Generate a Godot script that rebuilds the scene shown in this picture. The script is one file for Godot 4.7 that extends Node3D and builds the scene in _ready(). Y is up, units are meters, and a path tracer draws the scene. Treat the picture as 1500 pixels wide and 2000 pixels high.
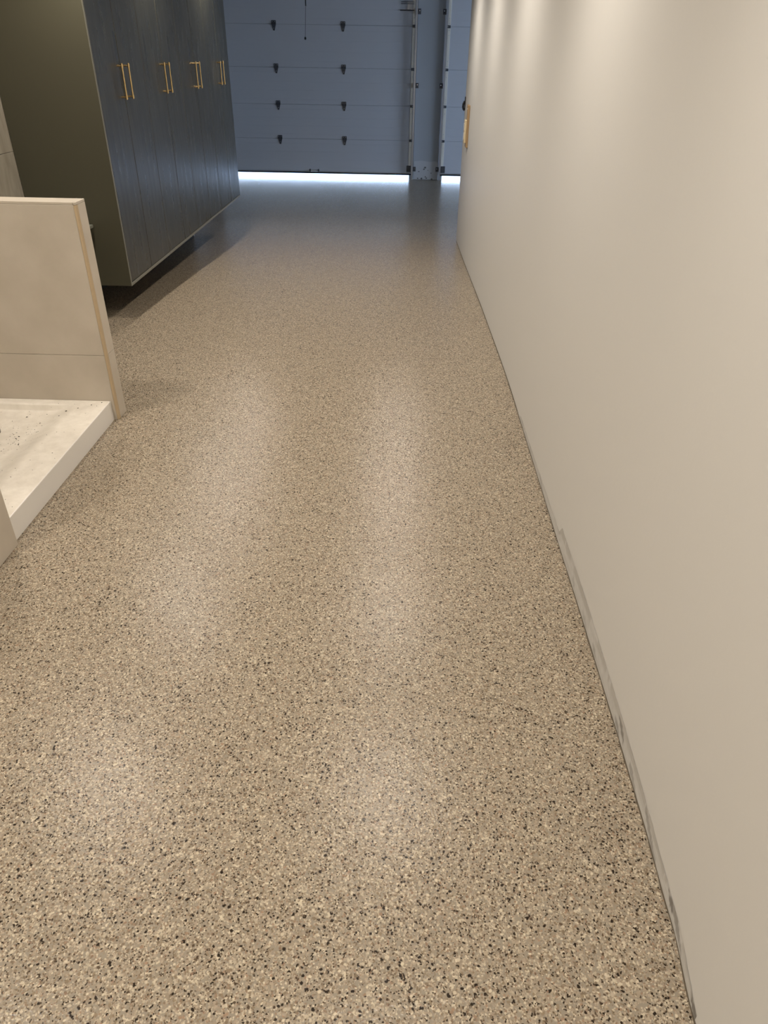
extends Node3D
# Garage entry corridor: flake-coated floor, wall-hung tall cabinets, tiled shower, two sectional garage doors.
# Distances along the corridor are given as f (metres ahead of the camera); P() turns them into Godot's -z.

const EYE := 1.55
const CEIL := 2.42
const DOOR_F := 13.87
const DAY := Color(0.79, 0.88, 1.0)
const WARM := Color(1.0, 0.96, 0.91)

var rng := RandomNumberGenerator.new()
var M := {}
var taken := {}
var box_cache := {}

func P(x: float, y: float, f: float) -> Vector3:
	return Vector3(x, y, -f)

func _ready() -> void:
	rng.seed = 4711
	# ---------- camera ----------
	var cam := Camera3D.new()
	cam.name = "camera"
	cam.fov = 2.0 * rad_to_deg(atan(1000.0 / 1385.0))
	cam.near = 0.05
	cam.far = 200.0
	var right := Vector3(0.99943949, 0.01407904, -0.03037252)
	var up := Vector3(-0.02827362, 0.84078465, -0.54063091)
	var ahead := Vector3(-0.01792518, -0.54118662, -0.84071144)
	cam.transform = Transform3D(Basis(right, up, -ahead).orthonormalized(), Vector3(0, EYE, 0))
	add_child(cam)
	cam.current = true
	# ---------- sky and exposure ----------
	var env := Environment.new()
	env.background_mode = Environment.BG_SKY
	var sky := Sky.new()
	var sm := ProceduralSkyMaterial.new()
	sm.sky_top_color = Color(0.66, 0.79, 1.0)
	sm.sky_horizon_color = Color(0.80, 0.89, 1.0)
	sm.ground_bottom_color = Color(0.45, 0.50, 0.56)
	sm.ground_horizon_color = Color(0.62, 0.68, 0.75)
	sm.energy_multiplier = 12.0
	sky.sky_material = sm
	env.sky = sky
	env.tonemap_mode = Environment.TONE_MAPPER_LINEAR
	env.tonemap_exposure = 1.0
	env.sdfgi_enabled = true
	env.ssao_enabled = true
	env.ssil_enabled = true
	var we := WorldEnvironment.new()
	we.name = "environment"
	we.environment = env
	add_child(we)
	# ---------- daylight through the garage window (outside the frame, right) ----------
	var wl := AreaLight3D.new()
	wl.name = "window_daylight"
	wl.area_size = Vector2(2.4, 1.3)
	wl.light_color = DAY
	wl.light_energy = 14.5
	wl.area_range = 30.0
	wl.area_attenuation = 2.0
	wl.shadow_enabled = true
	add_child(wl)
	wl.transform = Transform3D(Basis(Vector3.UP, PI / 2.0), P(6.42, 1.35, 11.3))

	make_materials()
	build_shell()
	build_doors()
	build_cabinets()
	build_shower()
	build_lights()
	build_small_things()

# ======================================================================
# helpers
# ======================================================================
func numbered(n: String) -> String:
	if not taken.has(n):
		taken[n] = 0
		return n
	taken[n] += 1
	return "%s_%03d" % [n, taken[n]]

func thing(called: String, label: String, category: String, at := Vector3.ZERO, group := "") -> Node3D:
	var o := Node3D.new()
	o.name = numbered(called)
	add_child(o)
	o.position = at
	o.set_meta("label", label)
	o.set_meta("category", category)
	if group != "":
		o.set_meta("group", group)
	return o

func part(parent: Node, called: String, mesh: Mesh, mat: Material, at := Vector3.ZERO, basis := Basis()) -> MeshInstance3D:
	var o := MeshInstance3D.new()
	o.name = called
	o.mesh = mesh
	o.material_override = mat
	o.transform = Transform3D(basis, at)
	o.cast_shadow = GeometryInstance3D.SHADOW_CASTING_SETTING_ON
	parent.add_child(o, true)
	return o

func struct(called: String, mesh: Mesh, mat: Material, label: String, category: String, at := Vector3.ZERO) -> MeshInstance3D:
	var o := part(self, numbered(called), mesh, mat, at)
	o.set_meta("kind", "structure")
	o.set_meta("label", label)
	o.set_meta("category", category)
	return o

func begin() -> SurfaceTool:
	var st := SurfaceTool.new()
	st.begin(Mesh.PRIMITIVE_TRIANGLES)
	return st

func tri(st: SurfaceTool, a: Vector3, b: Vector3, c: Vector3, out: Vector3) -> void:
	var n := (c - a).cross(b - a)
	if n.length_squared() < 1e-16:
		return
	n = n.normalized()
	if n.dot(out) < 0.0:
		n = -n
		var t := b
		b = c
		c = t
	for v in [a, b, c]:
		st.set_normal(n)
		st.set_uv(Vector2(v.x + v.z, v.y))
		st.add_vertex(v)

func quad(st: SurfaceTool, a: Vector3, b: Vector3, c: Vector3, d: Vector3, out: Vector3) -> void:
	tri(st, a, b, c, out)
	tri(st, a, c, d, out)

func add_box(st: SurfaceTool, lo: Vector3, hi: Vector3, r := 0.0) -> void:
	# chamfered box
	var c := (lo + hi) * 0.5
	var h := (hi - lo).abs() * 0.5
	r = minf(r, minf(h.x, minf(h.y, h.z)) * 0.9)
	var ax := [Vector3.RIGHT, Vector3.UP, Vector3.BACK]
	for i in 3:
		var u: Vector3 = ax[(i + 1) % 3]
		var v: Vector3 = ax[(i + 2) % 3]
		var w: Vector3 = ax[i]
		var hu: float = h[(i + 1) % 3] - r
		var hv: float = h[(i + 2) % 3] - r
		for s in [-1.0, 1.0]:
			var o: Vector3 = c + w * (h[i] * s)
			quad(st, o - u * hu - v * hv, o + u * hu - v * hv, o + u * hu + v * hv, o - u * hu + v * hv, w * s)
		if r > 0.0:
			for s in [-1.0, 1.0]:
				for t in [-1.0, 1.0]:
					# edge along w, between faces u and v
					var hw: float = h[i] - r
					var a: Vector3 = c + u * (h[(i + 1) % 3] * s) + v * (hv * t)
					var b: Vector3 = c + u * (hu * s) + v * (h[(i + 2) % 3] * t)
					quad(st, a - w * hw, a + w * hw, b + w * hw, b - w * hw, u * s + v * t)
	if r > 0.0:
		for sx in [-1.0, 1.0]:
			for sy in [-1.0, 1.0]:
				for sz in [-1.0, 1.0]:
					tri(st, c + Vector3(h.x * sx, (h.y - r) * sy, (h.z - r) * sz), c + Vector3((h.x - r) * sx, h.y * sy, (h.z - r) * sz), c + Vector3((h.x - r) * sx, (h.y - r) * sy, h.z * sz), Vector3(sx, sy, sz))

func box(size: Vector3, r := 0.0) -> ArrayMesh:
	var key := "%.4f %.4f %.4f %.4f" % [size.x, size.y, size.z, r]
	if not box_cache.has(key):
		var st := begin()
		add_box(st, -size * 0.5, size * 0.5, r)
		box_cache[key] = st.commit()
	return box_cache[key]

func span(x0: float, x1: float, y0: float, y1: float, f0: float, f1: float, r := 0.0) -> ArrayMesh:
	var st := begin()
	add_box(st, P(minf(x0, x1), y0, maxf(f0, f1)), P(maxf(x0, x1), y1, minf(f0, f1)), r)
	return st.commit()

func add_tube(st: SurfaceTool, a: Vector3, b: Vector3, ra: float, rb: float, sides := 12, caps := true) -> void:
	var d := (b - a).normalized()
	var u := d.cross(Vector3.UP if absf(d.y) < 0.9 else Vector3.RIGHT).normalized()
	var v := d.cross(u)
	for i in sides:
		var t0 := TAU * i / sides
		var t1 := TAU * (i + 1) / sides
		var n0 := u * cos(t0) + v * sin(t0)
		var n1 := u * cos(t1) + v * sin(t1)
		quad(st, a + n0 * ra, a + n1 * ra, b + n1 * rb, b + n0 * rb, n0 + n1)
		if caps:
			tri(st, a, a + n0 * ra, a + n1 * ra, -d)
			tri(st, b, b + n0 * rb, b + n1 * rb, d)

func tube(a: Vector3, b: Vector3, ra: float, rb: float, sides := 12) -> ArrayMesh:
	var st := begin()
	add_tube(st, a, b, ra, rb, sides)
	return st.commit()

func lathe(profile: Array, sides := 32) -> ArrayMesh:
	# profile: [radius, height] pairs, outside counted to the right of the path
	var st := begin()
	st.set_smooth_group(0)
	for k in profile.size() - 1:
		var p: Array = profile[k]
		var q: Array = profile[k + 1]
		var flat := Vector2(q[1] - p[1], -(q[0] - p[0]))
		for i in sides:
			var t0 := TAU * i / sides
			var t1 := TAU * (i + 1) / sides
			var d0 := Vector3(cos(t0), 0, sin(t0))
			var d1 := Vector3(cos(t1), 0, sin(t1))
			var out := (d0 + d1).normalized() * flat.x + Vector3.UP * flat.y
			quad(st, d0 * p[0] + Vector3.UP * p[1], d1 * p[0] + Vector3.UP * p[1], d1 * q[0] + Vector3.UP * q[1], d0 * q[0] + Vector3.UP * q[1], out)
	return st.commit()

func slab_polygon(points: PackedVector2Array, depth: float) -> ArrayMesh:
	# polygon in x/y, thickness along +z
	var st := begin()
	var idx := Geometry2D.triangulate_polygon(points)
	for k in range(0, idx.size(), 3):
		var a := points[idx[k]]
		var b := points[idx[k + 1]]
		var c := points[idx[k + 2]]
		tri(st, Vector3(a.x, a.y, depth), Vector3(b.x, b.y, depth), Vector3(c.x, c.y, depth), Vector3.BACK)
		tri(st, Vector3(a.x, a.y, 0), Vector3(b.x, b.y, 0), Vector3(c.x, c.y, 0), Vector3.FORWARD)
	var mid := Vector2.ZERO
	for p in points:
		mid += p / points.size()
	for i in points.size():
		var a := points[i]
		var b := points[(i + 1) % points.size()]
		var o := (a + b) * 0.5 - mid
		quad(st, Vector3(a.x, a.y, 0), Vector3(b.x, b.y, 0), Vector3(b.x, b.y, depth), Vector3(a.x, a.y, depth), Vector3(o.x, o.y, 0))
	return st.commit()

func floor_y(f: float) -> float:
	var t := clampf((f - 3.6) / 6.6, 0.0, 1.0)
	return -0.30 * t * t * (3.0 - 2.0 * t)

# the long drywall is very slightly bowed, as such walls are
const WALL_F := [-3.0, 0.55, 0.63, 0.82, 1.09, 1.35, 1.78, 2.26, 3.435, 4.98, 6.38, 8.74]
const WALL_X := [0.590, 0.592, 0.598, 0.611, 0.617, 0.619, 0.619, 0.616, 0.613, 0.602, 0.600, 0.606]
func wall_x(f: float) -> float:
	for i in WALL_F.size() - 1:
		if f <= WALL_F[i + 1]:
			var t := clampf((f - WALL_F[i]) / (WALL_F[i + 1] - WALL_F[i]), 0.0, 1.0)
			t = t * t * (3.0 - 2.0 * t)
			return lerpf(WALL_X[i], WALL_X[i + 1], t)
	return WALL_X[WALL_X.size() - 1]

# ======================================================================
# materials
# ======================================================================
func mat(color: Color, rough: float, metal := 0.0) -> StandardMaterial3D:
	var m := StandardMaterial3D.new()
	m.albedo_color = color
	m.roughness = rough
	m.metallic = metal
	return m

func noise_tex(seed_: int, freq: float, lo: Color, hi: Color, size := 512, octaves := 4, gain := 0.5, pow_ := 1.0, aspect := 1.0) -> ImageTexture:
	var n := FastNoiseLite.new()
	n.seed = seed_
	n.noise_type = FastNoiseLite.TYPE_SIMPLEX_SMOOTH
	n.frequency = freq
	n.fractal_octaves = octaves
	n.fractal_gain = gain
	var src := n.get_seamless_image(size, int(size * aspect))
	var w := src.get_width()
	var h := src.get_height()
	src.convert(Image.FORMAT_L8)
	var data := src.get_data()
	var out := PackedByteArray()
	out.resize(w * h * 3)
	for i in w * h:
		var t := pow(data[i] / 255.0, pow_)
		out[i * 3] = int(255.0 * lerpf(lo.r, hi.r, t))
		out[i * 3 + 1] = int(255.0 * lerpf(lo.g, hi.g, t))
		out[i * 3 + 2] = int(255.0 * lerpf(lo.b, hi.b, t))
	var im := Image.create_from_data(w, h, false, Image.FORMAT_RGB8, out)
	return ImageTexture.create_from_image(im)

func triplanar(m: StandardMaterial3D, scale_: Vector3, world := true) -> void:
	m.uv1_triplanar = true
	m.uv1_world_triplanar = world
	m.uv1_scale = scale_

func make_flake_floor() -> StandardMaterial3D:
	# vinyl flakes broadcast in clear epoxy: 2 m x 2 m of chips, 2 - 8 mm each
	var n := 2048
	var px := PackedByteArray()
	px.resize(n * n * 3)
	var ht := PackedByteArray()
	ht.resize(n * n)
	var base := [146, 138, 124]
	for i in n * n:
		px[i * 3] = base[0]
		px[i * 3 + 1] = base[1]
		px[i * 3 + 2] = base[2]
	ht.fill(100)
	var kinds := [
		[0.40, [158, 146, 128], 3.1], [0.27, [191, 180, 159], 3.1], [0.18, [132, 118, 99], 3.0],
		[0.06, [146, 123, 103], 2.8], [0.072, [40, 32, 24], 3.1], [0.04, [86, 73, 58], 2.8], [0.08, [70, 58, 45], 1.9]]
	var total := 0.0
	for k in kinds:
		total += k[0]
	var r := RandomNumberGenerator.new()
	r.seed = 99
	for i in 400000:
		var pick := r.randf() * total
		var kind: Array = kinds[0]
		for k in kinds:
			pick -= k[0]
			if pick <= 0.0:
				kind = k
				break
		var size: float = kind[2] * (0.42 + 0.9 * r.randf() * r.randf() + 0.25 * r.randf())
		var asp := r.randf_range(0.55, 1.0)
		var cx := r.randi() % n
		var cy := r.randi() % n
		var a := r.randf() * TAU
		var ca := cos(a) / size
		var sa := sin(a) / size
		var shade := r.randf_range(0.90, 1.08)
		var c: Array = kind[1]
		var cr := mini(255, int(c[0] * shade))
		var cg := mini(255, int(c[1] * shade))
		var cb := mini(255, int(c[2] * shade))
		var hh := 60 + r.randi() % 150
		var reach := int(ceil(size))
		var k1 := r.randf_range(-1.0, 1.0)
		var k2 := r.randf_range(-1.0, 1.0)
		for dy in range(-reach, reach + 1):
			var row := ((cy + dy + n) % n) * n
			for dx in range(-reach, reach + 1):
				var u := dx * ca + dy * sa
				var v := (-dx * sa + dy * ca) / asp
				if absf(u) < 1.0 and absf(v) < 1.0 and absf(u) + absf(v) < 1.45 and u * k1 + v * k2 < 0.5:
					var o := row + (cx + dx + n) % n
					px[o * 3] = cr
					px[o * 3 + 1] = cg
					px[o * 3 + 2] = cb
					ht[o] = hh
	var im := Image.create_from_data(n, n, false, Image.FORMAT_RGB8, px)
	# the clear coat rounds the chips off: soften the relief
	var soft := Image.create_from_data(n, n, false, Image.FORMAT_L8, ht)
	soft.resize(n / 2, n / 2, Image.INTERPOLATE_BILINEAR)
	var m := mat(Color(0.92, 0.91, 0.90), 0.27)
	m.albedo_texture = ImageTexture.create_from_image(im)
	m.heightmap_enabled = true
	m.heightmap_texture = ImageTexture.create_from_image(soft)
	m.heightmap_scale = 0.09
	m.metallic_specular = 0.33
	triplanar(m, Vector3(0.5, 0.5, 0.5))
	m.uv1_triplanar_sharpness = 8.0
	return m

func make_materials() -> void:
	M.floor = make_flake_floor()
	# eggshell paint with a fine roller stipple
	var wall := mat(Color(0.800, 0.792, 0.772), 0.55)
	wall.heightmap_enabled = true
	wall.heightmap_texture = noise_tex(5, 0.05, Color.BLACK, Color.WHITE, 256, 3)
	wall.heightmap_scale = 0.012
	triplanar(wall, Vector3(3, 3, 3))
	M.wall = wall
	M.ceiling = mat(Color(0.86, 0.85, 0.83), 0.8)
	M.garage_wall = mat(Color(0.68, 0.69, 0.70), 0.75)
	M.strip = mat(Color.WHITE, 0.85)
	M.strip.vertex_color_use_as_albedo = true
	# tile: honed limestone look
	var tile := mat(Color(0.99, 0.98, 0.97), 0.42)
	tile.albedo_texture = noise_tex(11, 0.008, Color(0.70, 0.67, 0.615), Color(0.765, 0.735, 0.685), 512, 5, 0.55)
	triplanar(tile, Vector3(0.7, 0.7, 0.7))
	M.tile = tile
	M.tile_edge = mat(Color(0.70, 0.62, 0.50), 0.7)
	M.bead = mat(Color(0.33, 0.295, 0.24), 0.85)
	var slate := mat(Color(0.98, 0.98, 0.97), 0.45)
	slate.albedo_texture = noise_tex(13, 0.012, Color(0.50, 0.475, 0.43), Color(0.63, 0.60, 0.55), 512, 5, 0.55)
	triplanar(slate, Vector3(2.4, 0.5, 2.4))
	M.wall_tile = slate
	M.grout = mat(Color(0.60, 0.55, 0.47), 0.9)
	# shower base: white acrylic under thin building dust
	var pan := mat(Color(0.98, 0.97, 0.95), 0.45)
	pan.albedo_texture = noise_tex(21, 0.02, Color(0.845, 0.825, 0.79), Color(0.925, 0.91, 0.885), 512, 6, 0.65)
	triplanar(pan, Vector3(1.2, 1.2, 1.2))
	M.pan = pan
	M.pan_side = mat(Color(0.87, 0.855, 0.83), 0.40)
	M.debris = mat(Color(0.20, 0.175, 0.14), 0.9)
	M.drain = mat(Color(0.50, 0.48, 0.45), 0.45, 0.4)
	# cabinets: dark olive-grey laminate with embossed vertical grain
	var cab := mat(Color(0.97, 0.98, 0.95), 1.0)
	cab.metallic_specular = 0.43
	cab.roughness_texture = noise_tex(35, 0.012, Color(0.24, 0.24, 0.24), Color(0.37, 0.37, 0.37), 512, 5, 0.6)
	cab.albedo_texture = noise_tex(31, 0.02, Color(0.19, 0.188, 0.170), Color(0.275, 0.27, 0.245), 512, 5, 0.6)
	cab.heightmap_enabled = true
	cab.heightmap_texture = noise_tex(33, 0.035, Color.BLACK, Color.WHITE, 512, 5, 0.6)
	cab.heightmap_scale = 0.028
	triplanar(cab, Vector3(1.7, 0.2, 1.7))
	M.cab = cab
	var side := mat(Color(0.27, 0.262, 0.208), 0.46)
	M.cab_side = side
	M.cab_edge_lit = mat(Color(0.43, 0.425, 0.385), 0.42)  # lighter than the panels: light caught on the edges is put into the colour
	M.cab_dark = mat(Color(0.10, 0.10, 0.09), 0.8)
	M.brass = mat(Color(0.82, 0.71, 0.52), 0.22, 1.0)
	# garage door steel, painted white, stucco embossing
	var steel := mat(Color(0.80, 0.81, 0.83), 0.50)
	steel.heightmap_enabled = true
	steel.heightmap_texture = noise_tex(41, 0.12, Color.BLACK, Color.WHITE, 256, 2)
	steel.heightmap_scale = 0.02
	triplanar(steel, Vector3(2, 2, 2))
	M.door = steel
	M.stile = mat(Color(0.94, 0.91, 0.85), 0.5)
	M.galv = mat(Color(0.74, 0.76, 0.79), 0.30, 0.85)
	M.hinge = mat(Color(0.36, 0.37, 0.39), 0.42, 0.6)
	M.seal = mat(Color(0.34, 0.35, 0.36), 0.8)
	M.rubber = mat(Color(0.05, 0.05, 0.055), 0.8)
	M.black = mat(Color(0.055, 0.05, 0.048), 0.5)
	M.scuff = mat(Color(0.40, 0.395, 0.39), 0.9)
	M.primer = mat(Color(0.76, 0.76, 0.76), 0.85)
	M.chrome = mat(Color(0.85, 0.87, 0.9), 0.2, 1.0)
	M.concrete = mat(Color(0.99, 0.98, 0.97), 0.85)
	M.concrete.albedo_texture = noise_tex(51, 0.03, Color(0.66, 0.67, 0.68), Color(0.80, 0.80, 0.80), 256, 4)
	triplanar(M.concrete, Vector3(0.5, 0.5, 0.5))
	M.tan_box = mat(Color(0.66, 0.55, 0.41), 0.55)
	M.ivory = mat(Color(0.86, 0.80, 0.66), 0.4)
	M.white_plastic = mat(Color(0.88, 0.87, 0.85), 0.35)
	M.bench_top = mat(Color(0.47, 0.48, 0.44), 0.35)
	M.lamp_trim = mat(Color(0.9, 0.9, 0.89), 0.5)
	var lens := mat(Color(1, 0.97, 0.92), 0.4)
	lens.emission_enabled = true
	lens.emission = WARM
	lens.emission_energy_multiplier = 6.0
	M.lens = lens
	var glass := mat(Color(0.9, 0.95, 1.0, 0.08), 0.03)
	glass.transparency = BaseMaterial3D.TRANSPARENCY_ALPHA
	M.glass = glass
	M.frame = mat(Color(0.85, 0.85, 0.86), 0.5)

# ======================================================================
# the setting
# ======================================================================
func build_shell() -> void:
	# floor slab with a gentle fall towards the garage doors
	var st := begin()
	var fs: Array[float] = []
	var f := -3.0
	while f < 14.0:
		fs.append(f)
		f += 0.2
	fs.append(14.05)
	var x0 := -3.75
	var x1 := 6.7
	for i in fs.size() - 1:
		var a := P(x0, floor_y(fs[i]), fs[i])
		var b := P(x1, floor_y(fs[i]), fs[i])
		var c := P(x1, floor_y(fs[i + 1]), fs[i + 1])
		var d := P(x0, floor_y(fs[i + 1]), fs[i + 1])
		var n0 := floor_normal(fs[i])
		var n1 := floor_normal(fs[i + 1])
		for q in [[a, n0], [d, n1], [c, n1], [a, n0], [c, n1], [b, n0]]:
			st.set_normal(q[1])
			st.set_uv(Vector2(q[0].x, q[0].z))
			st.add_vertex(q[0])
		var dn := Vector3.DOWN * 0.2
		quad(st, a + dn, b + dn, c + dn, d + dn, Vector3.DOWN)
		quad(st, a, d, d + dn, a + dn, Vector3.LEFT)
		quad(st, b, c, c + dn, b + dn, Vector3.RIGHT)
	var e0 := P(x0, floor_y(fs[-1]), fs[-1])
	var e1 := P(x1, floor_y(fs[-1]), fs[-1])
	quad(st, e0, e1, e1 + Vector3.DOWN * 0.2, e0 + Vector3.DOWN * 0.2, Vector3.FORWARD)
	quad(st, P(x0, 0, -3), P(x1, 0, -3), P(x1, -0.2, -3), P(x0, -0.2, -3), Vector3.BACK)
	struct("floor", st.commit(), M.floor, "beige flake epoxy floor with dark and cream chips", "floor")

	# right wall: long painted drywall, slightly bowed, standing 5 mm clear of the floor coating
	st = begin()
	var gap := 0.008
	var rows := 170
	for i in rows:
		var fa := lerpf(-3.0, 8.74, float(i) / rows)
		var fb := lerpf(-3.0, 8.74, float(i + 1) / rows)
		var xa := wall_x(fa)
		var xb := wall_x(fb)
		var na := wall_normal(fa)
		var nb := wall_normal(fb)
		var a := P(xa, floor_y(fa) + gap, fa)
		var b := P(xb, floor_y(fb) + gap, fb)
		var c := P(xb, CEIL + 0.1, fb)
		var d := P(xa, CEIL + 0.1, fa)
		for q in [[a, na], [c, nb], [d, na], [a, na], [b, nb], [c, nb]]:
			st.set_normal(q[1])
			st.set_uv(Vector2(q[0].z, q[0].y))
			st.add_vertex(q[0])
		var o := Vector3.RIGHT * 0.12
		quad(st, a + o, b + o, c + o, d + o, Vector3.RIGHT)
		quad(st, a, b, b + o, a + o, Vector3.DOWN)
		quad(st, d, c, c + o, d + o, Vector3.UP)
	var ex := wall_x(8.74)
	quad(st, P(ex, floor_y(8.74) + gap, 8.74), P(ex + 0.12, floor_y(8.74) + gap, 8.74), P(ex + 0.12, CEIL + 0.1, 8.74), P(ex, CEIL + 0.1, 8.74), Vector3.FORWARD)
	quad(st, P(wall_x(-3.0), gap, -3), P(wall_x(-3.0) + 0.12, gap, -3), P(wall_x(-3.0) + 0.12, CEIL + 0.1, -3), P(wall_x(-3.0), CEIL + 0.1, -3), Vector3.BACK)
	struct("wall_right", st.commit(), M.wall, "long plain greige painted drywall along the right side", "wall")
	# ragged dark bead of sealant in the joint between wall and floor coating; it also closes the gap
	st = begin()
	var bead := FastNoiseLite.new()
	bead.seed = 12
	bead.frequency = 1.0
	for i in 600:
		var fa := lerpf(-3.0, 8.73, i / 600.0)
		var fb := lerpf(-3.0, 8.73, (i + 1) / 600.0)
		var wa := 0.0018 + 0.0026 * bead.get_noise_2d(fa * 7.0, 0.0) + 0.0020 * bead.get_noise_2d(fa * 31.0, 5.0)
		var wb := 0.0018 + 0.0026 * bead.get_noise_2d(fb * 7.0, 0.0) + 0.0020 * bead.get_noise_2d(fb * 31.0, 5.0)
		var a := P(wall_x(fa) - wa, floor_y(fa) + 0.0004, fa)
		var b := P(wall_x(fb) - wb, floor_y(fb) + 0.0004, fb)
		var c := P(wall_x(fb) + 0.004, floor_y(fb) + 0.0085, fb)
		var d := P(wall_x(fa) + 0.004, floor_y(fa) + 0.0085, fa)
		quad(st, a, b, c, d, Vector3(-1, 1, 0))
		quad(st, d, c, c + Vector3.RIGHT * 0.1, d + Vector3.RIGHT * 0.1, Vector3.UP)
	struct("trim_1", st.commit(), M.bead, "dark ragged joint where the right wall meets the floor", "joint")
	build_strip()

	# left wall of the corridor (substrate; tiles are separate pieces) and its return into the garage
	var left := struct("wall_left", span(-2.62, -2.46, -0.4, CEIL + 0.1, -3.0, 8.62), M.wall, "tiled wall at the left, behind shower and cabinets", "wall")
	var joint := 0.002
	var y_edges := [0.0, 0.42, 1.016, 1.62, CEIL - 0.002]
	var f_edges := [0.75, 1.95, 3.15, 4.35, 4.86]
	for j in y_edges.size() - 1:
		for i in f_edges.size() - 1:
			var h: float = y_edges[j + 1] - y_edges[j] - joint
			var w: float = f_edges[i + 1] - f_edges[i] - joint
			part(left, "tile", box(Vector3(0.012, h, w), 0.0015), M.wall_tile, P(-2.453, (y_edges[j] + y_edges[j + 1]) * 0.5, (f_edges[i] + f_edges[i + 1]) * 0.5))
	struct("wall_back", span(-2.62, 0.75, -0.2, CEIL + 0.1, -3.15, -3.0), M.wall, "plain wall closing the corridor behind the viewer", "wall")
	struct("ceiling", span(-2.62, 0.75, CEIL, CEIL + 0.12, -3.15, 8.74), M.ceiling, "flat white ceiling over the corridor", "ceiling")
	# garage bay
	struct("wall_garage_left", span(-3.75, -3.6, -0.5, 3.1, 8.5, 14.0), M.garage_wall, "left side wall of the garage bay", "wall")
	struct("wall_return", span(-3.75, -2.46, -0.5, 3.1, 8.55, 8.67), M.garage_wall, "short wall beside the last tall cabinet", "wall")
	struct("wall_garage_near", span(ex + 0.12, 6.7, -0.5, 3.1, 8.62, 8.74), M.garage_wall, "garage wall behind the end of the right wall", "wall")
	struct("wall_header", span(-2.62, ex + 0.12, CEIL, 3.1, 8.74, 8.86), M.garage_wall, "header above the opening to the garage", "wall")
	struct("ceiling", span(-3.75, 6.7, 3.0, 3.12, 8.55, 14.05), M.garage_wall, "flat ceiling over the garage bay", "ceiling")
	# side wall with the window that lets daylight in
	st = begin()
	add_box(st, P(6.5, -0.5, 14.05), P(6.66, 0.68, 8.62))
	add_box(st, P(6.5, 2.02, 14.05), P(6.66, 3.1, 8.62))
	add_box(st, P(6.5, 0.68, 10.08), P(6.66, 2.02, 8.62))
	add_box(st, P(6.5, 0.68, 14.05), P(6.66, 2.02, 12.52))
	struct("wall_garage_right", st.commit(), M.garage_wall, "right side wall of the garage bay with a window", "wall")
	var win := struct("window_1", window_frame(), M.frame, "white framed window in the garage side wall", "window")
	part(win, "pane", span(6.57, 6.576, 0.73, 1.97, 10.13, 12.47), M.glass)
	# front wall: pier between the doors, header, end piece
	struct("trim_3", span(0.045, 0.635, floor_y(13.9), 2.46, 13.925, 14.05), M.garage_wall, "jamb added behind the pier, blocking daylight beside both doors", "jamb")  # added to block daylight leaking between the pier and the doors
	struct("wall_front", front_wall(), M.garage_wall, "garage front wall around the two doors", "wall")
	var pier := struct("wall_pier", span(0.115, 0.562, floor_y(13.9), 2.5, 13.84, 14.05, 0.004), M.garage_wall, "grey painted pier between the two garage doors, scuffed at its foot", "pier")
	part(pier, "primer_patch", slab_polygon(PackedVector2Array([Vector2(0.135, -0.295), Vector2(0.545, -0.295), Vector2(0.545, -0.02), Vector2(0.50, 0.0), Vector2(0.40, -0.012), Vector2(0.26, 0.006), Vector2(0.135, -0.005)]), 0.0015), M.primer, P(0, 0, 13.84))
	for s in [[0.33, -0.10, 0.022], [0.31, -0.13, 0.016], [0.22, -0.17, 0.012], [0.44, -0.19, 0.010], [0.34, -0.25, 0.016], [0.27, -0.285, 0.02], [0.45, -0.288, 0.018], [0.36, -0.27, 0.014], [0.38, -0.145, 0.008], [0.20, -0.28, 0.012]]:
		var pts := PackedVector2Array()
		for k in 9:
			var a := TAU * k / 9.0
			var rr: float = s[2] * rng.randf_range(0.35, 1.1)
			pts.append(Vector2(s[0] + cos(a) * rr * 1.3, maxf(s[1] + sin(a) * rr, -0.297)))
		part(pier, "scuff_mark", slab_polygon(pts, 0.0012), M.scuff, P(0, 0, 13.838))
	# driveway outside
	struct("ground", span(-16, 20, -0.52, -0.315, 14.05, 40.0), M.concrete, "sunlit pale concrete driveway beyond the doors", "driveway")

func floor_normal(f: float) -> Vector3:
	var s := (floor_y(f + 0.05) - floor_y(f - 0.05)) / 0.1
	return Vector3(0, 1, s).normalized()

func wall_normal(f: float) -> Vector3:
	var s := (wall_x(f + 0.15) - wall_x(f - 0.15)) / 0.3
	return Vector3(-1, 0, -s).normalized()

func window_frame() -> ArrayMesh:
	var st := begin()
	add_box(st, P(6.52, 0.68, 12.52), P(6.64, 0.74, 10.08), 0.004)
	add_box(st, P(6.52, 1.96, 12.52), P(6.64, 2.02, 10.08), 0.004)
	add_box(st, P(6.52, 0.74, 10.14), P(6.64, 1.96, 10.08), 0.004)
	add_box(st, P(6.52, 0.74, 12.52), P(6.64, 1.96, 12.46), 0.004)
	add_box(st, P(6.55, 0.74, 11.32), P(6.61, 1.96, 11.28), 0.004)
	return st.commit()

func front_wall() -> ArrayMesh:
	var st := begin()
	add_box(st, P(-3.75, -0.5, 14.05), P(-3.36, 3.1, 13.9))
	add_box(st, P(-3.36, 2.45, 14.05), P(4.05, 3.1, 13.9))
	add_box(st, P(4.05, -0.5, 14.05), P(6.7, 3.1, 13.9))
	return st.commit()

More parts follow.
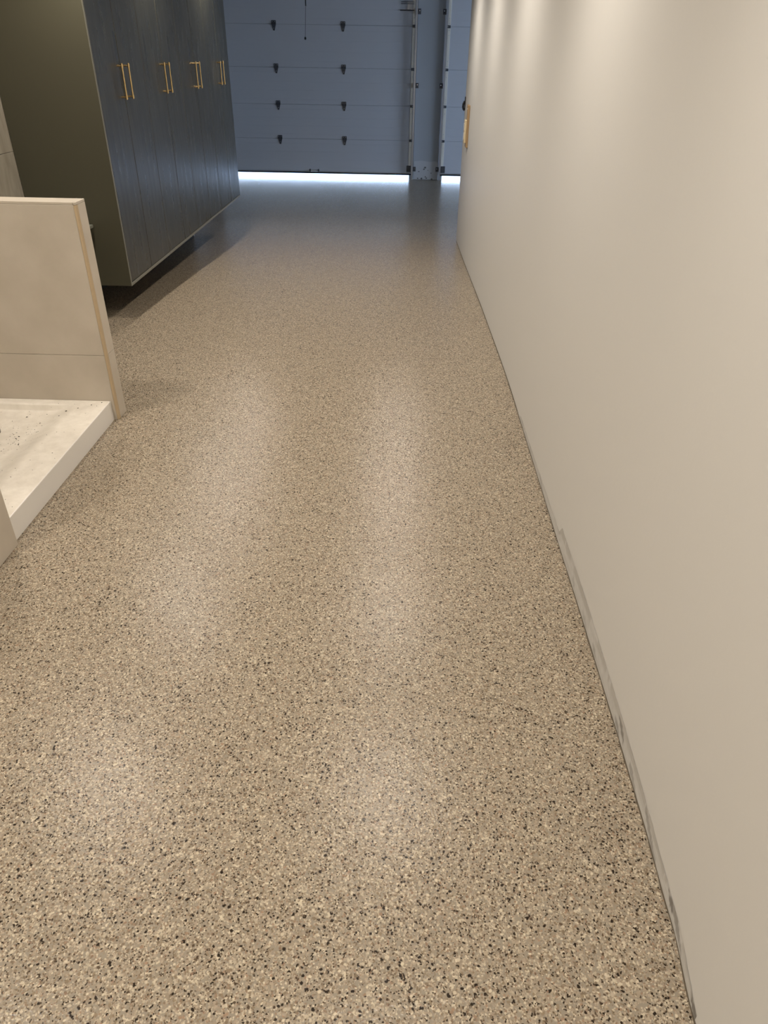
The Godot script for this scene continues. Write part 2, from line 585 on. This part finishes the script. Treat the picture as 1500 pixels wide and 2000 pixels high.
func build_strip() -> void:
	# unpainted band left where the old baseboard was, with smears of adhesive and dirt
	var n := FastNoiseLite.new()
	n.seed = 7
	n.frequency = 1.0
	var tops := [[0.55, 0.018], [0.63, 0.024], [0.77, 0.044], [0.99, 0.053], [1.28, 0.068], [1.58, 0.078], [1.74, 0.082], [2.20, 0.086], [2.23, 0.050], [2.45, 0.042], [3.0, 0.032], [3.28, 0.030], [3.36, 0.004]]
	var smears := [[0.64, 0.012, 0.03, 0.8], [0.80, 0.030, 0.05, 0.55], [0.845, 0.034, 0.018, 0.8], [0.98, 0.012, 0.10, 0.45], [1.16, 0.014, 0.05, 0.45], [1.30, 0.040, 0.035, 0.7], [1.33, 0.016, 0.03, 0.5], [1.62, 0.02, 0.03, 0.35], [1.76, 0.018, 0.05, 0.25], [1.95, 0.03, 0.02, 0.3], [2.62, 0.012, 0.08, 0.25], [2.95, 0.02, 0.06, 0.2], [3.2, 0.01, 0.06, 0.25]]
	var st := begin()
	var cols := 620
	var rows := 7
	var grid := []
	for i in cols + 1:
		var f := lerpf(0.45, 3.38, float(i) / cols)
		var top: float = tops[0][1]
		for k in tops.size() - 1:
			if f >= tops[k][0]:
				top = lerpf(tops[k][1], tops[k + 1][1], clampf((f - tops[k][0]) / (tops[k + 1][0] - tops[k][0]), 0, 1))
		top += 0.003 * n.get_noise_2d(f * 9.0, 2.0) + 0.002 * n.get_noise_2d(f * 45.0, 9.0)
		var col := []
		for j in rows + 1:
			var y := 0.006 + (maxf(top, 0.008) - 0.006) * j / rows
			var v := n.get_noise_2d(f * 6.0, y * 60.0) * 0.6 + n.get_noise_2d(f * 30.0, y * 160.0 + 40.0) * 0.4
			var c := Color(0.44, 0.42, 0.385).lerp(Color(0.56, 0.545, 0.51), clampf(0.5 + v, 0, 1))
			# darker paper line along the upper part of the torn band
			var band := n.get_noise_2d(f * 5.0, 77.0)
			if j >= rows - 2 and f < 2.24 and band > -0.25:
				c = c.lerp(Color(0.36, 0.335, 0.295), 0.5)
			for s in smears:
				var d := pow((f - s[0]) / s[2], 2.0) + pow((y - s[1] - (f - s[0]) * 0.35) / 0.010, 2.0)
				d += 0.9 * n.get_noise_2d(f * 60.0, y * 300.0)
				if d < 1.0:
					c = c.lerp(Color(0.13, 0.115, 0.095), s[3])
			col.append([P(wall_x(f) - 0.0006, y, f), c])
		grid.append(col)
	for i in cols:
		for j in rows:
			var a: Array = grid[i][j]
			var b: Array = grid[i + 1][j]
			var c: Array = grid[i + 1][j + 1]
			var d: Array = grid[i][j + 1]
			for q in [a, c, d, a, b, c]:
				st.set_normal(Vector3.LEFT)
				st.set_color(q[1])
				st.add_vertex(q[0])
	struct("trim_2", st.commit(), M.strip, "unpainted smeared band along the foot of the right wall", "trim")

# ======================================================================
# garage doors
# ======================================================================
const SEAMS := [-0.215, 0.312, 0.832, 1.364, 1.955, 2.5]

func section_mesh(w: float, h: float) -> ArrayMesh:
	# flat insulated panel with rounded edges and four shallow pressed ribs
	var st := begin()
	add_box(st, Vector3(-w / 2, -h / 2, -0.02), Vector3(w / 2, h / 2, 0.02), 0.003)
	for k in 4:
		var y := -h / 2 + h * (0.14 + 0.24 * k)
		add_box(st, Vector3(-w / 2 + 0.06, y - 0.0035, 0.019), Vector3(w / 2 - 0.06, y + 0.0035, 0.0212), 0.001)
	return st.commit()

func add_hinge(door: Node3D, x: float, y: float) -> void:
	var pts := PackedVector2Array([Vector2(-0.036, 0.05), Vector2(0.036, 0.05), Vector2(0.038, 0.005), Vector2(0.012, -0.088), Vector2(-0.012, -0.088), Vector2(-0.038, 0.005)])
	var h := part(door, "hinge", slab_polygon(pts, 0.006), M.hinge, Vector3(x, y, 0.021))
	part(h, "barrel", tube(Vector3(-0.038, 0, 0.011), Vector3(0.038, 0, 0.011), 0.010, 0.010, 10), M.hinge)
	for b in [Vector2(-0.02, 0.033), Vector2(0.02, 0.033), Vector2(0, -0.055)]:
		part(h, "bolt", tube(Vector3(b.x, b.y, 0.005), Vector3(b.x, b.y, 0.012), 0.007, 0.006, 6), M.galv)

func make_door(x_left: float, x_right: float, label: String, hinge_xs: Array, full: bool) -> void:
	var mid := (x_left + x_right) * 0.5
	var w := x_right - x_left
	var door := thing("garage_door", label, "garage door", P(mid, 0, DOOR_F + 0.02), "garage doors")
	for k in SEAMS.size() - 1:
		var h: float = SEAMS[k + 1] - SEAMS[k] - 0.002
		part(door, "door_section", section_mesh(w, h), M.door, Vector3(0, (SEAMS[k] + SEAMS[k + 1]) * 0.5, 0))
		# dark weather seal between the sections, set back in the joint
		if k > 0:
			part(door, "joint_seal", box(Vector3(w - 0.01, 0.014, 0.02)), M.seal, Vector3(0, SEAMS[k], -0.006))
		# end stile: galvanised cap with bolts, interrupted at the hinges
		for s in [-1.0, 1.0]:
			var e := part(door, "end_stile", box(Vector3(0.046, h - 0.04, 0.006), 0.002), M.stile, Vector3(s * (w / 2 - 0.026), (SEAMS[k] + SEAMS[k + 1]) * 0.5, 0.0232))
			for yy in [-0.42, -0.3, 0.3, 0.42]:
				part(e, "bolt", tube(Vector3(0, yy * h, 0.002), Vector3(0, yy * h, 0.008), 0.006, 0.005, 6), M.galv)
	for k in range(1, SEAMS.size() - 1):
		for x in hinge_xs:
			add_hinge(door, x - mid, SEAMS[k])
		for s in [-1.0, 1.0]:
			var e := part(door, "roller_hinge", box(Vector3(0.05, 0.035, 0.02), 0.003), M.hinge, Vector3(s * (w / 2 - 0.024), SEAMS[k], 0.032))
			part(e, "roller_stem", tube(Vector3(s * 0.01, 0, 0.016), Vector3(s * 0.026, 0, 0.016), 0.005, 0.005, 8), M.galv)
	# bottom rail, seal, corner brackets
	part(door, "bottom_seal", box(Vector3(w, 0.022, 0.045), 0.008), M.rubber, Vector3(0, SEAMS[0] - 0.010, 0))
	part(door, "bottom_rail", box(Vector3(w - 0.01, 0.016, 0.046), 0.003), M.galv, Vector3(0, SEAMS[0] + 0.010, 0.001))
	for s in [-1.0, 1.0]:
		var b := part(door, "corner_bracket", box(Vector3(0.075, 0.10, 0.012), 0.002), M.hinge, Vector3(s * (w / 2 - 0.045), SEAMS[0] + 0.085, 0.028))
		part(b, "foot_plate", box(Vector3(0.085, 0.010, 0.05), 0.002), M.galv, Vector3(s * 0.004, -0.056, 0.012))
	if full:
		# lift handle above the seal, at mid width
		var hd := thing_part(door, "lift_handle", Vector3(0, -0.182, 0.022))
		part(hd, "grip", tube(Vector3(-0.06, 0, 0.030), Vector3(0.06, 0, 0.030), 0.015, 0.015, 14), M.chrome)
		for s in [-1.0, 1.0]:
			part(hd, "mount", box(Vector3(0.024, 0.04, 0.040), 0.004), M.hinge, Vector3(s * 0.075, 0, 0.018))
		# slide lock near the top at the right edge
		var lk := thing_part(door, "slide_lock", Vector3(w / 2 - 0.14, 2.2, 0.024))
		part(lk, "latch_bar", box(Vector3(0.23, 0.012, 0.012), 0.002), M.black, Vector3(0, -0.036, 0.012))
		part(lk, "guide_bar", box(Vector3(0.21, 0.008, 0.010), 0.002), M.hinge, Vector3(0.005, 0.048, 0.010))
		part(lk, "guide_bar", box(Vector3(0.21, 0.008, 0.010), 0.002), M.hinge, Vector3(0.005, 0.072, 0.010))
		part(lk, "lock_plate", box(Vector3(0.09, 0.13, 0.004), 0.001), M.galv, Vector3(0.04, 0.02, 0.002))

func thing_part(parent: Node3D, called: String, at: Vector3) -> Node3D:
	var o := Node3D.new()
	o.name = called
	parent.add_child(o, true)
	o.position = at
	return o

func make_track(x: float, s: float, label: String) -> void:
	# vertical roller track: C channel, three brackets bolted to the pier (s: side on which the pier lies)
	var y0 := floor_y(13.9) + 0.004
	var t := thing("door_track", label, "track", P(x, y0, 13.80), "roller tracks beside the pier")
	var top := 2.46 - y0
	var st := begin()
	add_box(st, Vector3(s * 0.010 - 0.0015, 0, -0.026), Vector3(s * 0.010 + 0.0015, top, 0.026))
	add_box(st, Vector3(-0.012, 0, -0.027), Vector3(0.012, top, -0.024))
	add_box(st, Vector3(-0.012, 0, 0.024), Vector3(0.012, top, 0.027))
	add_box(st, Vector3(-s * 0.012 - 0.0015, 0, 0.010), Vector3(-s * 0.012 + 0.0015, top, 0.026))
	part(t, "channel", st.commit(), M.galv)
	for y in [2.15, 1.137, -0.13]:
		var b := part(t, "bracket", box(Vector3(0.004, 0.075, 0.05), 0.001), M.hinge, Vector3(s * 0.014, y - y0, -0.010))
		part(b, "flange", box(Vector3(0.05, 0.075, 0.004), 0.001), M.hinge, Vector3(s * 0.026, 0, -0.0255))
		part(b, "bolt", tube(Vector3(s * 0.030, 0.01, -0.024), Vector3(s * 0.030, 0.01, -0.010), 0.011, 0.009, 6), M.chrome)

func build_doors() -> void:
	make_door(-3.355, 0.082, "wide white sectional garage door with dark hinges and a lift handle", [-2.215, -1.09], true)
	make_door(0.598, 4.03, "white sectional garage door partly hidden by the right wall", [1.75, 2.88], false)
	make_track(0.098, 1.0, "galvanised roller track at the left edge of the pier")
	make_track(0.580, -1.0, "galvanised roller track at the right edge of the pier")
	# opener: rail under the ceiling with its hanging release cord
	var o := thing("garage_door_opener", "ceiling opener rail with a hanging dark release cord", "opener", P(-1.64, 2.62, 13.4))
	part(o, "rail", box(Vector3(0.04, 0.05, 3.2), 0.004), M.hinge, Vector3(0, 0.03, 1.5))
	part(o, "hanger", box(Vector3(0.03, 0.34, 0.03)), M.galv, Vector3(0, 0.212, 2.6))
	part(o, "motor_housing", box(Vector3(0.3, 0.16, 0.4), 0.03), M.hinge, Vector3(0, 0.0, 3.2))
	part(o, "trolley", box(Vector3(0.07, 0.09, 0.16), 0.008), M.black, Vector3(0, -0.02, 0.0))
	var lever := part(o, "release_lever", box(Vector3(0.016, 0.40, 0.014), 0.004), M.black, Vector3(0.012, -0.245, 0), Basis(Vector3.BACK, 0.01))
	lever.set_meta("label", "dark thick upper part of the cord")
	var c := part(o, "cord", tube(Vector3(0.012, -0.44, 0), Vector3(-0.012, -0.845, 0), 0.0032, 0.0032, 8), M.hinge)
	part(c, "knob", lathe([[0.0, -0.026], [0.012, -0.02], [0.016, -0.004], [0.012, 0.012], [0.0, 0.018]], 14), M.black, Vector3(-0.012, -0.855, 0))

# ======================================================================
# cabinets
# ======================================================================
func build_cabinets() -> void:
	var labels := [
		"dark olive-grey tall wall cabinet nearest the half wall, its broad side panel in view",
		"dark grey tall wall cabinet, second from the half wall",
		"dark grey tall wall cabinet, third from the half wall",
		"dark grey tall wall cabinet farthest away, beside the garage door"]
	var w := 0.923
	var y0 := 0.203
	var y1 := 2.30
	var xf := -1.85
	var xb := -2.445
	# bar handle on two posts, one joined piece
	var hs := begin()
	var reach := 0.032
	add_tube(hs, Vector3(reach, -0.100, 0), Vector3(reach, 0.100, 0), 0.0056, 0.0056, 12)
	for q in [-1.0, 1.0]:
		add_tube(hs, Vector3(0, q * 0.086, 0), Vector3(reach, q * 0.086, 0), 0.0062, 0.0050, 10)
		add_tube(hs, Vector3(reach, q * 0.086 - 0.009, 0), Vector3(reach, q * 0.086 + 0.009, 0), 0.0078, 0.0078, 12)
	var handle := hs.commit()
	for k in 4:
		var f0 := 4.848 + k * w
		var c := thing("tall_cabinet", labels[k], "cabinet", P(-2.15, y0, f0 + w / 2), "row of tall wall cabinets")
		var put := func(called: String, x0: float, x1: float, ya: float, yb: float, fa: float, fb: float, r: float, m: Material, parent: Node = null) -> MeshInstance3D:
			var size := Vector3(absf(x1 - x0), absf(yb - ya), absf(fb - fa))
			var at := P((x0 + x1) * 0.5, (ya + yb) * 0.5, (fa + fb) * 0.5) - c.position
			return part(parent if parent != null else c, called, box(size, r), m, at)
		# carcass
		var near_m: Material = M.cab_side
		var sp: MeshInstance3D = put.call("side_panel", xb, xf - 0.0012, y0, y1, f0 + 0.0005, f0 + 0.018, 0.0012, near_m)
		if k == 0:
			sp.set_meta("label", "olive side panel facing the shower")
		put.call("side_panel", xb, xf - 0.0012, y0, y1, f0 + w - 0.018, f0 + w - 0.0005, 0.0012, near_m)
		put.call("bottom_panel", xb, xf - 0.002, y0 + 0.001, y0 + 0.019, f0 + 0.018, f0 + w - 0.018, 0.0012, M.cab_side)
		put.call("top_panel", xb, xf - 0.002, y1 - 0.019, y1 - 0.001, f0 + 0.018, f0 + w - 0.018, 0.0012, M.cab_side)
		put.call("back_panel", xb, xb + 0.01, y0 + 0.019, y1 - 0.019, f0 + 0.018, f0 + w - 0.018, 0.0, M.cab_dark)
		put.call("edge_strip", xf - 0.0015, xf + 0.0015, y0, y0 + 0.019, f0 + 0.001, f0 + w - 0.001, 0.0007, M.cab_edge_lit)
		if k == 0:
			put.call("edge_strip", xf - 0.0015, xf + 0.0015, y0 + 0.019, y1, f0 + 0.0005, f0 + 0.0175, 0.0007, M.cab_edge_lit)
		# dark panel added to deepen the shade under the unit, following the fall of the floor
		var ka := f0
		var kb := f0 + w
		var shade_panel := slab_polygon(PackedVector2Array([Vector2(-ka, y0), Vector2(-ka, floor_y(ka) + 0.001), Vector2(-kb, floor_y(kb) + 0.001), Vector2(-kb, y0)]), 0.012)
		part(c, "added_shade_panel", shade_panel, M.cab_dark, Vector3(-2.43, 0, 0) - c.position, Basis(Vector3.BACK, Vector3.UP, Vector3.LEFT))
		# two inset doors with bar handles either side of the meeting line
		for d in 2:
			var lead := 0.0225 if (k == 0 and d == 0) else 0.0035
			var fa := f0 + d * w / 2 + (lead if d == 0 else 0.0035)
			var fb := f0 + (d + 1) * w / 2 - 0.0035
			var door: MeshInstance3D = put.call("door", xf - 0.020, xf, y0 + 0.0225, y1 - 0.003, fa, fb, 0.003, M.cab)
			var hf := f0 + w / 2 + (-0.062 if d == 0 else 0.062)
			part(door, "handle", handle, M.brass, P(xf, 1.386, hf) - c.position - door.position)
	# floating bench between half wall and cabinets
	var b := thing("floating_bench", "small dark wall-hung bench with pale top behind the half wall", "bench", P(-2.24, 0.50, 4.05))
	part(b, "seat_top", box(Vector3(0.424, 0.020, 1.52), 0.003), M.bench_top, Vector3(-0.0005, 0.0895, -0.025))
	part(b, "apron", box(Vector3(0.40, 0.08, 1.50), 0.003), M.cab_side, Vector3(-0.012, 0.0395, -0.025))

# ======================================================================
# shower
# ======================================================================
func build_half_wall(x_end: float, f0: float, f1: float, h: float, label: String) -> void:
	# f0: face towards the viewer
	var hw := thing("half_wall", label, "half wall", P(-1.93, 0, (f0 + f1) * 0.5), "tiled half walls of the shower")
	var at0: Vector3 = hw.position
	var x_in := -2.445
	var put := func(called: String, x0: float, x1: float, ya: float, yb: float, fa: float, fb: float, r: float, m: Material) -> void:
		part(hw, called, box(Vector3(absf(x1 - x0), yb - ya, absf(fb - fa)), r), m, P((x0 + x1) * 0.5, (ya + yb) * 0.5, (fa + fb) * 0.5) - at0)
	var t := 0.011
	put.call("core", x_in, x_end - t - 0.001, 0.0, h - t - 0.001, f0 + t, f1 - t, 0.0, M.grout)
	var j := 0.332
	var g := 0.0007
	for side in 2:
		var fa := f0 if side == 0 else f1 - t
		put.call("tile", x_in, x_end - t - 0.0005, 0.001, j - g, fa, fa + t - 0.0005, 0.001, M.tile)
		put.call("tile", x_in, x_end - t - 0.0005, j + g, h - 0.0005, fa, fa + t - 0.0005, 0.001, M.tile)
	# raw tile edge showing at the corner, then the end tiles
	put.call("raw_edge", x_end - t, x_end - 0.0008, 0.001, h - 0.0006, f0 + 0.0008, f0 + 0.0215, 0.0008, M.tile_edge)
	put.call("tile", x_end - t, x_end, 0.001, j - g, f0 + 0.022, f1, 0.001, M.tile)
	put.call("tile", x_end - t, x_end, j + g, h - 0.0005, f0 + 0.022, f1, 0.001, M.tile)
	# cap tile, split by a mitre at the end
	put.call("cap_tile", x_in, x_end - t - 0.001, h, h + t, f0, f1, 0.0012, M.tile)
	put.call("cap_tile", x_end - t, x_end, h, h + t, f0, f1, 0.0012, M.tile)
	# inner faces of the cap overlap nothing: a thin grout bed lies under it
	put.call("grout_bed", x_in, x_end - 0.002, h - 0.0005, h + 0.0005, f0 + 0.002, f1 - 0.002, 0.0, M.grout)

func pan_height(x: float, f: float) -> float:
	# rim 0.1 m high, shallow rounded recess falling to the drain
	var cx := -1.98
	var hx := 0.42
	var cf := 2.64
	var hf := 0.50
	var r := 0.05
	var q := Vector2(absf(x - cx) - hx + r, absf(f - cf) - hf + r)
	var d := Vector2(maxf(q.x, 0), maxf(q.y, 0)).length() + minf(maxf(q.x, q.y), 0.0) - r
	var t := clampf(-d / 0.012, 0.0, 1.0)
	var ease := clampf((cx + hx - x) / 0.14, 0.0, 1.0)
	ease = ease * ease * (3.0 - 2.0 * ease)
	var fall := clampf(-d / 0.4, 0, 1)
	return 0.100 - 0.034 * t * t * (3.0 - 2.0 * t) * ease - 0.008 * fall

func build_shower() -> void:
	build_half_wall(-1.398, 3.192, 3.292, 0.998, "beige tiled half wall beyond the white shower base")
	build_half_wall(-1.404, 1.95, 2.112, 0.998, "beige tiled half wall at the left edge of the picture, nearest the viewer")
	# shower base
	var x0 := -2.443
	var x1 := -1.424
	var f0 := 2.114
	var f1 := 3.190
	var pan := thing("shower_base", "low white shower base with dusty top between the half walls", "shower base", P(-1.93, 0, 2.65))
	var o: Vector3 = pan.position
	var st := begin()
	st.set_smooth_group(0)
	var nx := 130
	var nf := 200
	for i in nx:
		for j in nf:
			var q := []
			for s in [[0, 0], [0, 1], [1, 1], [0, 0], [1, 1], [1, 0]]:
				var x := lerpf(x0 + 0.003, x1 - 0.003, float(i + s[0]) / nx)
				var f := lerpf(f0, f1, float(j + s[1]) / nf)
				var e := 0.004
				var n := Vector3(-(pan_height(x + e, f) - pan_height(x - e, f)), 2 * e, (pan_height(x, f + e) - pan_height(x, f - e))).normalized()
				st.set_normal(n)
				st.add_vertex(P(x, pan_height(x, f), f) - o)
	part(pan, "tray_top", st.commit(), M.pan)
	st = begin()
	# front apron with a small rounded top edge
	var prof := [Vector2(x1 - 0.003, 0.100), Vector2(x1 - 0.0008, 0.0992), Vector2(x1, 0.097), Vector2(x1, 0.0)]
	for k in 3:
		var a: Vector2 = prof[k]
		var b: Vector2 = prof[k + 1]
		quad(st, P(a.x, a.y, f0) - o, P(a.x, a.y, f1) - o, P(b.x, b.y, f1) - o, P(b.x, b.y, f0) - o, Vector3(a.y - b.y + 0.0001, b.x - a.x, 0))
	quad(st, P(x0, 0.0, f0) - o, P(x1, 0.0, f0) - o, P(x1, 0.0, f1) - o, P(x0, 0.0, f1) - o, Vector3.DOWN)
	quad(st, P(x0, 0, f0) - o, P(x1, 0, f0) - o, P(x1, 0.1, f0) - o, P(x0, 0.1, f0) - o, Vector3.BACK)
	quad(st, P(x0, 0, f1) - o, P(x1, 0, f1) - o, P(x1, 0.1, f1) - o, P(x0, 0.1, f1) - o, Vector3.FORWARD)
	part(pan, "front_apron", st.commit(), M.pan_side)
	var dx := -1.892
	var df := 2.885
	var dr := part(pan, "drain", lathe([[0.055, 0.0], [0.055, 0.016], [0.050, 0.020], [0.034, 0.021], [0.030, 0.017], [0.0, 0.017]], 28), M.drain, P(dx, pan_height(dx, df) - 0.002, df) - o)
	dr.set_meta("label", "grey drain fitting")
	# specks of building debris on the tray
	st = begin()
	var r := RandomNumberGenerator.new()
	r.seed = 17
	var spots := []
	for p in [[-1.55, 3.10], [-1.50, 3.14], [-1.62, 3.04], [-1.60, 3.08], [-1.70, 3.0], [-1.79, 3.06], [-1.70, 2.78], [-1.74, 2.84], [-1.735, 2.86], [-1.46, 3.17], [-1.47, 3.13]]:
		spots.append([p[0], p[1], r.randf_range(0.004, 0.008)])
	for i in 150:
		var near := r.randf() < 0.5
		var x := (-1.75 + r.randfn(0.0, 0.06)) if near else r.randf_range(-1.95, -1.44)
		var f := (2.86 + r.randfn(0.0, 0.08)) if near else r.randf_range(2.2, 3.15)
		spots.append([x, f, r.randf_range(0.0012, 0.0036)])
	for s in spots:
		var c := P(s[0], pan_height(s[0], s[1]), s[1])
		var a := r.randf() * TAU
		var u: Vector3 = Vector3(cos(a), 0, sin(a)) * float(s[2])
		var v: Vector3 = Vector3(-sin(a), 0, cos(a)) * float(s[2]) * r.randf_range(0.3, 0.8)
		var tip: Vector3 = c + Vector3.UP * s[2] * 0.5
		var ring := [c + u, c + v, c - u, c - v]
		for k in 4:
			tri(st, ring[k], ring[(k + 1) % 4], tip, Vector3.UP)
	var deb := part(self, numbered("debris"), st.commit(), M.debris)
	deb.set_meta("kind", "stuff")
	deb.set_meta("label", "dark specks of building debris scattered on the white shower base")
	deb.set_meta("category", "debris")

# ======================================================================
# lights and small things
# ======================================================================
func build_lights() -> void:
	var fs := [-2.3, -0.7, 1.0, 2.75, 4.45, 6.05, 7.65]
	var names := ["behind the viewer by the back wall", "just behind the viewer", "above the viewer", "above the shower front", "just before the cabinets", "above the second cabinet", "nearest the garage"]
	var sides := [[-1.745, "on the cabinet side"], [-0.04, "along the right wall"]]
	var trim := lathe([[0.045, -0.002], [0.052, -0.006], [0.070, -0.005], [0.073, 0.0]], 32)
	var disc := lathe([[0.047, -0.003], [0.0, -0.003]], 32)
	for i in fs.size():
		for s in sides:
			var l := thing("recessed_light", "round recessed ceiling light %s, %s" % [names[i], s[1]], "ceiling light", P(s[0], CEIL, fs[i]), "recessed ceiling lights")
			part(l, "trim_ring", trim, M.lamp_trim)
			part(l, "lens", disc, M.lens)
			var a := SpotLight3D.new()
			a.name = "lamp_light"
			a.spot_angle = 82.0
			a.spot_angle_attenuation = 1.0
			a.spot_range = 20.0
			a.spot_attenuation = 2.0
			a.light_size = 0.045
			a.light_color = WARM
			a.light_energy = 1.84
			a.shadow_enabled = true
			l.add_child(a, true)
			a.transform = Transform3D(Basis(Vector3.RIGHT, -PI / 2.0), Vector3(0, -0.05, 0))

func build_small_things() -> void:
	# surface box with switch plate near the end of the right wall
	var wf := 8.03
	var wx := wall_x(wf)
	var s := thing("switch_box", "tan surface-mounted switch box near the far end of the right wall", "switch box", P(wx, 0.97, wf))
	part(s, "back_box", box(Vector3(0.020, 0.37, 0.16), 0.003), M.tan_box, Vector3(-0.0101, 0, 0))
	part(s, "cover_plate", box(Vector3(0.018, 0.205, 0.115), 0.004), M.ivory, Vector3(-0.0292, -0.045, 0.0))
	part(s, "rocker_switch", box(Vector3(0.006, 0.065, 0.034), 0.002), M.white_plastic, Vector3(-0.0412, -0.005, 0.0), Basis(Vector3.BACK, 0.06))
	part(s, "rocker_switch", box(Vector3(0.006, 0.065, 0.034), 0.002), M.white_plastic, Vector3(-0.0412, -0.085, 0.0), Basis(Vector3.BACK, -0.06))
	part(s, "screw", tube(Vector3(-0.018, 0.15, 0), Vector3(-0.024, 0.15, 0), 0.006, 0.005, 8), M.white_plastic)
	var bx := wall_x(8.69)
	var k := thing("wall_hook", "small black hook-shaped fitting at the end corner of the right wall", "hook", P(bx, 1.135, 8.695))
	part(k, "back_plate", box(Vector3(0.008, 0.125, 0.035), 0.003), M.black, Vector3(-0.0042, 0.0, 0))
	var st := begin()
	var path := [Vector3(-0.006, 0.02, 0), Vector3(-0.018, 0.005, 0), Vector3(-0.023, -0.02, 0), Vector3(-0.022, -0.042, 0), Vector3(-0.014, -0.058, 0), Vector3(-0.006, -0.062, 0)]
	for i in path.size() - 1:
		add_tube(st, path[i], path[i + 1], 0.011, 0.011, 10)
	part(k, "hook", st.commit(), M.black)
